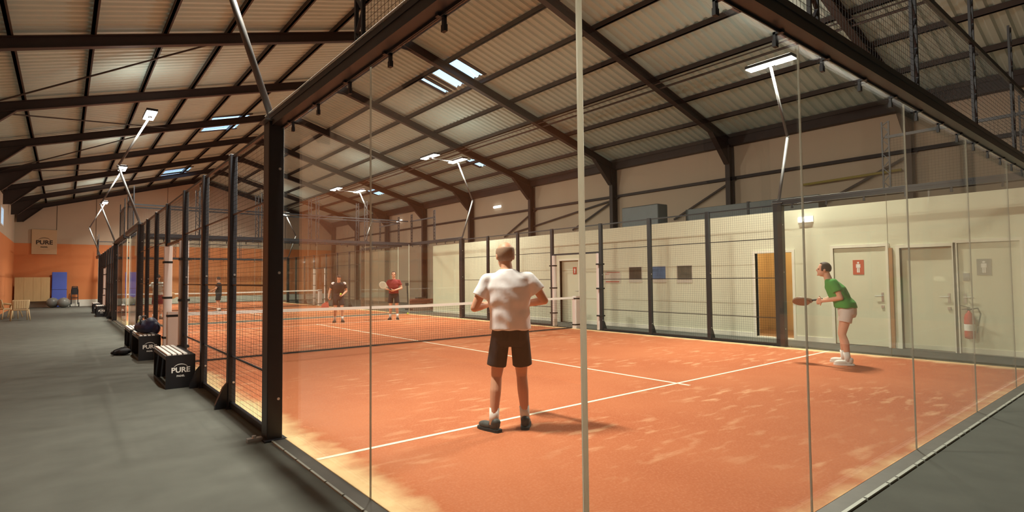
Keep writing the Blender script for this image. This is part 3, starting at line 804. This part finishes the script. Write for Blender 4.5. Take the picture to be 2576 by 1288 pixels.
for k in range(3):
    a = 2.1*k; MB().tube((.32*math.cos(a), .32*math.sin(a), 0), (.16*math.cos(a), .16*math.sin(a), .555), .018, .02).build('leg', M['palewood'], tb, True)

rm = empty('rowing_machine', (11.9, 22.6, 0)); tag(rm, 'dark red exercise machine with upright post beyond the partition', 'machine')
MB().tube((-.55, 0, .3), (-.60, 0, 1.25), .035).mm(-.68, -.50, -.05, .05, 1.18, 1.32).build('upright', M['steel'], rm)
bevel(MB().mm(-.5, 1.0, -.14, .14, .30, .52).build('body', mat('dark_red_plastic', (.20, .06, .045), .4), rm), .05)
MB().mm(-.55, -.45, -.3, .3, 0, .08).mm(.85, .95, -.3, .3, 0, .08).mm(-.52, -.48, -.04, .04, .08, .32).mm(.88, .92, -.04, .04, .08, .32).build('feet', M['steel'], rm)
bevel(MB().mm(-.1, .25, -.16, .16, .52, .60).build('seat', M['black'], rm), .03)

# ------------------------------------------------------------------ people
def V(*a): return Vector(a)
def hand(mb, wrist, f, n, r=1.0, curl=1.0):
    """palm + five fingers; f = towards the fingers, n = palm side"""
    f = f.normalized(); n = (n-f*n.dot(f)).normalized(); s = f.cross(n)
    R = Matrix((s, f, n)).transposed()
    mb.ell(wrist+f*.05*r, (.042*r, .055*r, .018*r), 12, 8, R)
    mb.cap(wrist-f*.02, .027*r, wrist+f*.02, .026*r, 10)
    for k, ln in enumerate((.036, .042, .040, .032)):
        b = wrist+f*.088*r+s*(.030-.020*k)*r
        p1 = b+(f*.7+n*.7*curl).normalized()*ln*r
        p2 = p1+(n*1.0*curl-f*.15+f*(1-curl)).normalized()*ln*.85*r
        p3 = p2+(n*.4*curl-f*.9*curl+f*(1-curl)).normalized()*ln*.6*r
        mb.cap(b, .0095*r, p1, .009*r, 8); mb.cap(p1, .009*r, p2, .0085*r, 8); mb.cap(p2, .0085*r, p3, .0078*r, 8)
    b = wrist+f*.03*r+s*.038*r
    p1 = b+(s*.7+f*.6+n*.5).normalized()*.038*r; p2 = p1+(f*.6+n*.8-s*.2).normalized()*.032*r
    mb.cap(b, .013*r, p1, .011*r, 8); mb.cap(p1, .011*r, p2, .009*r, 8)

def person(label, loc, rz, J, skin, shirt, shorts, shoe, sock, hair, hairfn, voxel=.0075, scale=1.0, shirt_fat=1.0, belly=0.0, shorts_len=.75, accents=None, hd=(0, 0), hs=1.0):
    """J: joints in metres for a 1.8 m figure (x right, y forward, z up)"""
    t = empty('person', loc, rz); t.scale = (scale,)*3; tag(t, label, 'person')
    g = lambda k: Vector(J[k])
    pel, chest, neck, head = g('pelvis'), g('chest'), g('neck'), g('head')
    mid = (pel+chest)/2
    b = MB()
    hL, hR = pel+V(-.09, 0, -.04), pel+V(.09, 0, -.04)
    ch = lambda z: 0
    b.loft([(pel+V(0, 0, -.12), .10, .09), (pel+V(0, 0, -.06), .155, .115), (pel+V(0, 0, .02), .165, .12), (mid, .145, .105), (mid.lerp(chest, .52), .163, .112), (chest.lerp(neck, .25), .168, .105), (chest.lerp(neck, .70), .12, .075), (chest.lerp(neck, .95), .065, .062)])
    b.cap(neck+V(0, 0, -.05), .062, neck.lerp(head, .55), .054, 12)
    Rh = Euler((hd[1], 0, hd[0])).to_matrix()
    hp = lambda x, y, z: head+Rh @ (V(x, y, z)*hs)
    he = lambda c, r, nu, nv: b.ell(hp(*c), tuple(q*hs for q in r), nu, nv, Rh)
    he((0, -.008, .025), (.077, .098, .098), 20, 14); he((0, .022, -.05), (.058, .070, .072), 16, 10)
    he((0, .085, -.100), (.022, .018, .016), 10, 6); he((0, .098, -.018), (.013, .022, .026), 10, 8)
    he((0, .078, .018), (.052, .020, .014), 12, 6); he((0, .088, -.062), (.026, .012, .010), 10, 6)
    for s in (-1, 1): he((s*.079, -.008, -.01), (.010, .020, .033), 10, 8)
    sh, el, wr, kn, an = {}, {}, {}, {}, {}
    for s, k in ((-1, 'L'), (1, 'R')):
        sh[k], el[k], wr[k] = g('sh'+k), g('el'+k), g('wr'+k)
        b.cap(sh[k]+V(0, 0, -.025), .047, sh[k].lerp(el[k], .5), .048, 12); b.cap(sh[k].lerp(el[k], .5), .050, el[k], .039, 12)
        b.cap(el[k], .040, el[k].lerp(wr[k], .35), .040, 12); b.cap(el[k].lerp(wr[k], .35), .040, wr[k], .027, 12)
        f = (wr[k]-el[k]).normalized(); nn = Vector(J.get('palm'+k, (-s*1.0, .1, .1)))
        hand(b, wr[k], Vector(J.get('fing'+k, tuple(f))), nn)
        h = hL if k == 'L' else hR; kn[k], an[k] = g('kn'+k), g('an'+k)
        b.cap(h, .092, h.lerp(kn[k], .55), .072, 14); b.cap(h.lerp(kn[k], .55), .072, kn[k], .055, 14)
        calf = kn[k].lerp(an[k], .32)+V(0, -.018, 0)
        b.cap(kn[k], .054, calf, .056, 12); b.cap(calf, .056, an[k], .036, 12)
        toe = Vector(J.get('toe'+k, (0, 1, 0))).normalized()
        b.cap(an[k]+V(0, 0, -.045)-toe*.03, .034, an[k]+V(0, 0, -.055)+toe*.13, .028, 10)
    body = put('body', remesh(b, voxel, 5, 'body'), skin, t)
    for s in (-1, 1):
        MB().ell(hp(s*.031, .083, .0), (.013, .008, .008), 10, 6, Rh).build('eye', M['eye'], t, True)
    # hair: shell over part of the skull
    if hair:
        e = MB().ell((0, 0, 0), (.0825, .1035, .103), 36, 24)
        keep = [q for q in e.f if hairfn(sum((Vector(e.v[i]) for i in q), Vector())/len(q))]
        used = sorted({i for q in keep for i in q}); mp = {i: j for j, i in enumerate(used)}
        hm = MB(); hm.add([hp(0, -.008, .025)+Rh @ Vector(e.v[i])*hs for i in used], [tuple(mp[i] for i in q) for q in keep])
        h = hm.build('hair', hair, t, True); so = h.modifiers.new('s', 'SOLIDIFY'); so.thickness = .012; so.offset = -.6
    # shirt
    sf = shirt_fat; c = MB()
    bl = V(0, belly, 0)
    c.loft([(pel+V(0, .0, .0)+bl*.6, .182*sf, .145*sf), (pel+V(0, 0, .09)+bl, .180*sf, .145*sf), (mid+V(0, 0, .02)+bl, .176*sf, .140*sf), (mid.lerp(chest, .52)+bl*.4, .190*sf, .142*sf), (chest.lerp(neck, .22), .205*sf, .136*sf), (chest.lerp(neck, .58)+V(0, -.005, 0), .195*sf, .116), (chest.lerp(neck, .80)+V(0, -.008, 0), .125, .092), (chest.lerp(neck, .96)+V(0, -.008, 0), .078, .074)], 32)
    for k in 'LR':
        e2 = sh[k].lerp(el[k], .62)
        ti = neck.lerp(sh[k], .35)+V(0, 0, -.075); so_ = sh[k]+V(0, 0, -.022); c.cap(ti, .070, so_, .064*sf, 14); c.tube(so_, e2, .064*sf, .070*sf, 14)
    sm = remesh(c, max(voxel, .009), 7, 'shirt')
    # soft folds
    n = len(sm.vertices); co = np.zeros(n*3); sm.vertices.foreach_get('co', co); co = co.reshape(-1, 3)
    no = np.zeros(n*3); sm.vertices.foreach_get('normal', no); no = no.reshape(-1, 3)
    w = np.sin(co[:, 2]*38+np.sin(co[:, 0]*17)*2.2+co[:, 1]*9)*np.sin(co[:, 0]*13+co[:, 2]*7+1)*.0035
    low = np.clip((pel.z+.30-co[:, 2])/.3, 0, 1)
    w += low*np.sin(np.arctan2(co[:, 1]-pel.y, co[:, 0])*7+co[:, 2]*6)*.005
    co += no*w[:, None]; sm.vertices.foreach_set('co', co.ravel()); sm.update()
    put('shirt', sm, shirt, t)
    # shorts
    c = MB()
    c.loft([(pel+V(0, 0, -.16), .150, .115), (pel+V(0, 0, -.10), .182, .138), (pel+V(0, 0, .0), .180, .138), (pel+V(0, 0, .06), .170, .130)], 28)
    for k in 'LR':
        h = hL if k == 'L' else hR; e2 = h.lerp(kn[k], shorts_len)
        c.tube(h+V(0, 0, .02), e2+V(.012 if k == 'R' else -.012, 0, 0), .094, .098, 18)
    put('shorts', remesh(c, max(voxel, .009), 4, 'shorts'), shorts, t)
    # socks and shoes
    for k in 'LR':
        top = an[k].lerp(kn[k], .30)
        MB().tube(an[k]+V(0, 0, -.03), top, .045, .049, 16).build('sock', sock, t, True)
        toe = Vector(J.get('toe'+k, (0, 1, 0))).normalized(); a = an[k]
        ang = math.atan2(-toe.x, toe.y); R = Euler((0, 0, ang)).to_matrix()
        q = lambda x, y, z: V(a.x, a.y, 0)+R @ V(x, y, z)
        zb = a.z-.09
        c = MB().ell(q(0, -.01, zb+.065), (.045, .068, .055), 16, 10, R).ell(q(0, .10, zb+.045), (.048, .105, .040), 16, 10, R).ell(q(0, -.03, zb+.09), (.045, .05, .04), 14, 8, R)
        u = put('shoe', remesh(c, .008, 3, 'shoe'), shoe, t)
        so = []
        for y, w_ in ((-.085, .03), (-.06, .042), (.0, .044), (.08, .052), (.15, .050), (.20, .034), (.212, .01)): so.append((y, w_))
        pts = [q(w_, y, 0) for y, w_ in so]+[q(-w_, y, 0) for y, w_ in so[::-1]]
        MB().prism([(p.x, p.y) for p in pts], 'z', zb, zb+.026).build('sole', M['sock'] if shoe is M['shoe_w'] else M['strap'], u)
    if accents:
        for (p, r, m) in accents: MB().ell(p, r, 14, 10).build('shoulder_panel', m, t, True)
    return t

def racket(loc, direction, normal, m, label):
    t = empty('padel_racket', loc); tag(t, label, 'racket')
    d = Vector(direction).normalized(); n = Vector(normal); n = (n-d*n.dot(d)).normalized(); s = d.cross(n)
    t.rotation_euler = Matrix((s, d, n)).transposed().to_euler()
    out = []
    for k in range(36):
        a = 2*math.pi*k/36; r = 1.0
        out.append((.128*math.cos(a)*(1-.10*math.sin(a) if math.sin(a) > 0 else 1+.12*math.sin(a)), .30+.148*math.sin(a)))
    hd_ = bevel(MB().prism(out, 'z', -.019, .019).build('head', m, t), .008)
    hl = MB()
    for i in range(-2, 3):
        for j in range(-2, 3):
            if i*i+j*j < 7: hl.tube((i*.034, .31+j*.036, -.0195), (i*.034, .31+j*.036, .0195), .006, n=8)
    hl.build('drilled_holes', M['strap'], hd_)['kind'] = 'stuff'
    MB().bar((-.06, .17, 0), (-.012, .11, 0), .02, .03).bar((.06, .17, 0), (.012, .11, 0), .02, .03).build('throat', m, t)
    MB().tube((0, -.05, 0), (0, .12, 0), .016, .015, 12).tube((0, -.06, 0), (0, -.05, 0), .020, .018, 12).build('grip', M['strap'], t, True)
    return t

def J_stand(**kw):
    j = dict(pelvis=(0, 0, .97), chest=(0, .0, 1.30), neck=(0, -.005, 1.52), head=(0, .02, 1.685),
             shL=(-.185, -.01, 1.455), shR=(.185, -.01, 1.455), elL=(-.30, -.08, 1.20), elR=(.30, -.08, 1.20), wrL=(-.12, .20, 1.15), wrR=(.12, .20, 1.15),
             knL=(-.115, .03, .51), knR=(.115, .03, .51), anL=(-.13, -.02, .09), anR=(.13, -.02, .09), toeL=(-.25, 1, 0), toeR=(.25, 1, 0))
    j.update(kw); return j

TZ = .0135
# 1 man in white shirt, back to the viewer
rz1 = -math.atan2(3.39, 4.33)
j = J_stand(elL=(-.335, -.02, 1.185), elR=(.355, .0, 1.25), wrL=(-.17, .22, 1.22), wrR=(.10, .25, 1.20), head=(-.03, .06, 1.70), neck=(-.01, .01, 1.575), chest=(0, 0, 1.33), shL=(-.205, -.005, 1.475), shR=(.205, -.005, 1.485), pelvis=(.015, 0, .97),
            knL=(-.125, .02, .51), knR=(.125, .06, .51), anL=(-.155, -.07, .09), anR=(.155, .03, .09), toeL=(-.75, .75, 0), toeR=(.1, 1, 0), palmL=(1, .1, .2), palmR=(-1, .1, 0))
person('man in white t-shirt and black shorts standing with his back turned', (1.79, 2.74, TZ), rz1, j, M['skin'], M['tee'], M['darkcl'], M['shoe_d'], M['sock'], M['hair_g'],
       lambda c: c.y < .03+.25*c.z*0 and -.085 < c.z < .035, voxel=.0065, scale=1.0, shirt_fat=1.12, hd=(.30, -.12), hs=1.10)
# 2 woman in green, side on, leaning forward with a racket
j = J_stand(pelvis=(0, -.12, .93), chest=(0, .02, 1.23), neck=(0, .13, 1.42), head=(0, .20, 1.57), shL=(-.165, .08, 1.37), shR=(.165, .08, 1.37),
            elL=(-.21, -.02, 1.10), elR=(.21, .02, 1.10), wrL=(-.05, .24, 1.04), wrR=(.06, .22, 1.06), knL=(-.12, -.03, .50), knR=(.12, -.03, .50), anL=(-.14, -.10, .09), anR=(.15, -.06, .09),
            toeL=(-.1, 1, 0), toeR=(.15, 1, 0), palmL=(.8, .2, -.2), palmR=(-.8, .2, .2))
wy = .42
person('woman in green top and pale shorts leaning forward with her racket', (8.46, 2.27, TZ), wy, j, M['skin2'], M['green'], M['shorts_w'], M['shoe_w'], M['sock'], M['hair_b'],
       lambda c: c.z > -.055 and (c.y < .045 or c.z > .075), voxel=.009, scale=1.0, shirt_fat=1.14, belly=.035, shorts_len=.50, hd=(0, .10))
def loc_pt(base, rz, p, sc=1.0):
    c, s = math.cos(rz), math.sin(rz); return (base[0]+sc*(p[0]*c-p[1]*s), base[1]+sc*(p[0]*s+p[1]*c), base[2]+sc*p[2])
def loc_dir(rz, p):
    c, s = math.cos(rz), math.sin(rz); return (p[0]*c-p[1]*s, p[0]*s+p[1]*c, p[2])
racket(loc_pt((8.46, 2.27, TZ), wy, (.03, .29, 1.06)), loc_dir(wy, (.45, .85, -.12)), loc_dir(wy, (.5, -.1, .8)), mat('brown_racket_face', (.20, .11, .06), .4, var=.3), 'brown racket held out in front of the green shirt')
racket(loc_pt((1.79, 2.74, TZ), rz1, (.05, .335, 1.235)), loc_dir(rz1, (-.75, .35, .25)), loc_dir(rz1, (0, .6, 1)), mat('yellow_racket_face', (.50, .42, .10), .4, var=.2), 'yellow racket held before the man in white')
# 3 far man, dark shirt, head bowed, ball in hand
rz3 = math.pi-.35
j = J_stand(chest=(0, .06, 1.26), neck=(0, .13, 1.45), head=(0, .22, 1.57), shL=(-.19, .08, 1.40), shR=(.19, .08, 1.40), pelvis=(0, -.06, .95), elL=(-.27, .02, 1.12), elR=(.30, -.02, 1.14),
            wrL=(-.12, .26, .98), wrR=(.34, .16, .92), palmL=(.5, 0, 1), fingR=(.05, .5, -.7))
person('distant player in charcoal shirt with white shoulders, head bowed', (5.85, 17.4, TZ), rz3, j, M['skin'], M['darkcl'], M['darkcl'], M['shoe_d'], M['sock'], M['hair_b'],
       lambda c: c.z > -.05 and (c.y < .05 or c.z > .06), voxel=.011, scale=.97, hd=(0, -.55),
       accents=[((-.185, .078, 1.385), (.072, .072, .066), M['tee']), ((.185, .078, 1.385), (.072, .072, .066), M['tee'])])
racket(loc_pt((5.85, 17.4, TZ), rz3, (.345, .20, .86), .97), loc_dir(rz3, (.35, .3, -.8)), loc_dir(rz3, (.2, 1, .2)), mat('red_racket_face', (.40, .07, .04), .4), 'red racket hanging beside the charcoal player')
tball(loc_pt((5.85, 17.4, 0), rz3, (-.06, .33, .97)), 'yellow ball in the hand of the charcoal player')
# 4 far man in dark red
rz4 = math.pi-.55
j = J_stand(elL=(-.29, .0, 1.17), elR=(.30, .0, 1.17), wrL=(-.06, .24, 1.10), wrR=(.10, .24, 1.10), palmL=(.8, 0, .3))
person('distant player in dark red shirt facing the net', (7.86, 17.2, TZ), rz4, j, M['skin'], M['redcl'], M['darkcl'], M['shoe_d'], M['sock'], M['hair_b'],
       lambda c: c.z > -.045 and (c.y < .05 or c.z > .065), voxel=.011, scale=.985)
racket(loc_pt((7.86, 17.2, TZ), rz4, (.10, .32, 1.12)), loc_dir(rz4, (.75, .2, .45)), loc_dir(rz4, (0, 1, .1)), mat('pale_racket_face', (.62, .66, .55), .4), 'pale racket held by the dark red player')
# 5, 6 players on the far court
j = J_stand(elR=(.34, .05, 1.2), wrR=(.36, .30, 1.05), elL=(-.3, .05, 1.2), wrL=(-.2, .28, 1.1))
person('distant player in dark clothes on the far court', (4.12, 27.9, TZ), 1.1, j, M['skin'], M['darkcl'], M['darkcl'], M['shoe_d'], M['sock'], M['hair_b'],
       lambda c: c.z > -.045 and (c.y < .05 or c.z > .065), voxel=.016, scale=.93)
racket(loc_pt((4.12, 27.9, TZ), 1.1, (.36, .38, 1.0)), loc_dir(1.1, (.1, 1, .2)), loc_dir(1.1, (1, 0, 0)), M['photo_dark'], 'dark racket held by the player on the far court')
person('distant player in pale grey shirt seen past the white gate padding', (1.25, 24.3, TZ), -.5, J_stand(), M['skin'], mat('pale_grey_jersey', (.55, .54, .50), .8), M['redcl'], M['shoe_d'], M['sock'], M['hair_b'],
       lambda c: c.z > -.045 and (c.y < .05 or c.z > .065), voxel=.016, scale=.98)
racket(loc_pt((1.25, 24.3, TZ), -.5, (.10, .36, 1.05)), loc_dir(-.5, (.8, .5, -.5)), loc_dir(-.5, (0, 1, 0)), M['palewood'], 'tan racket of the player in the pale grey shirt')
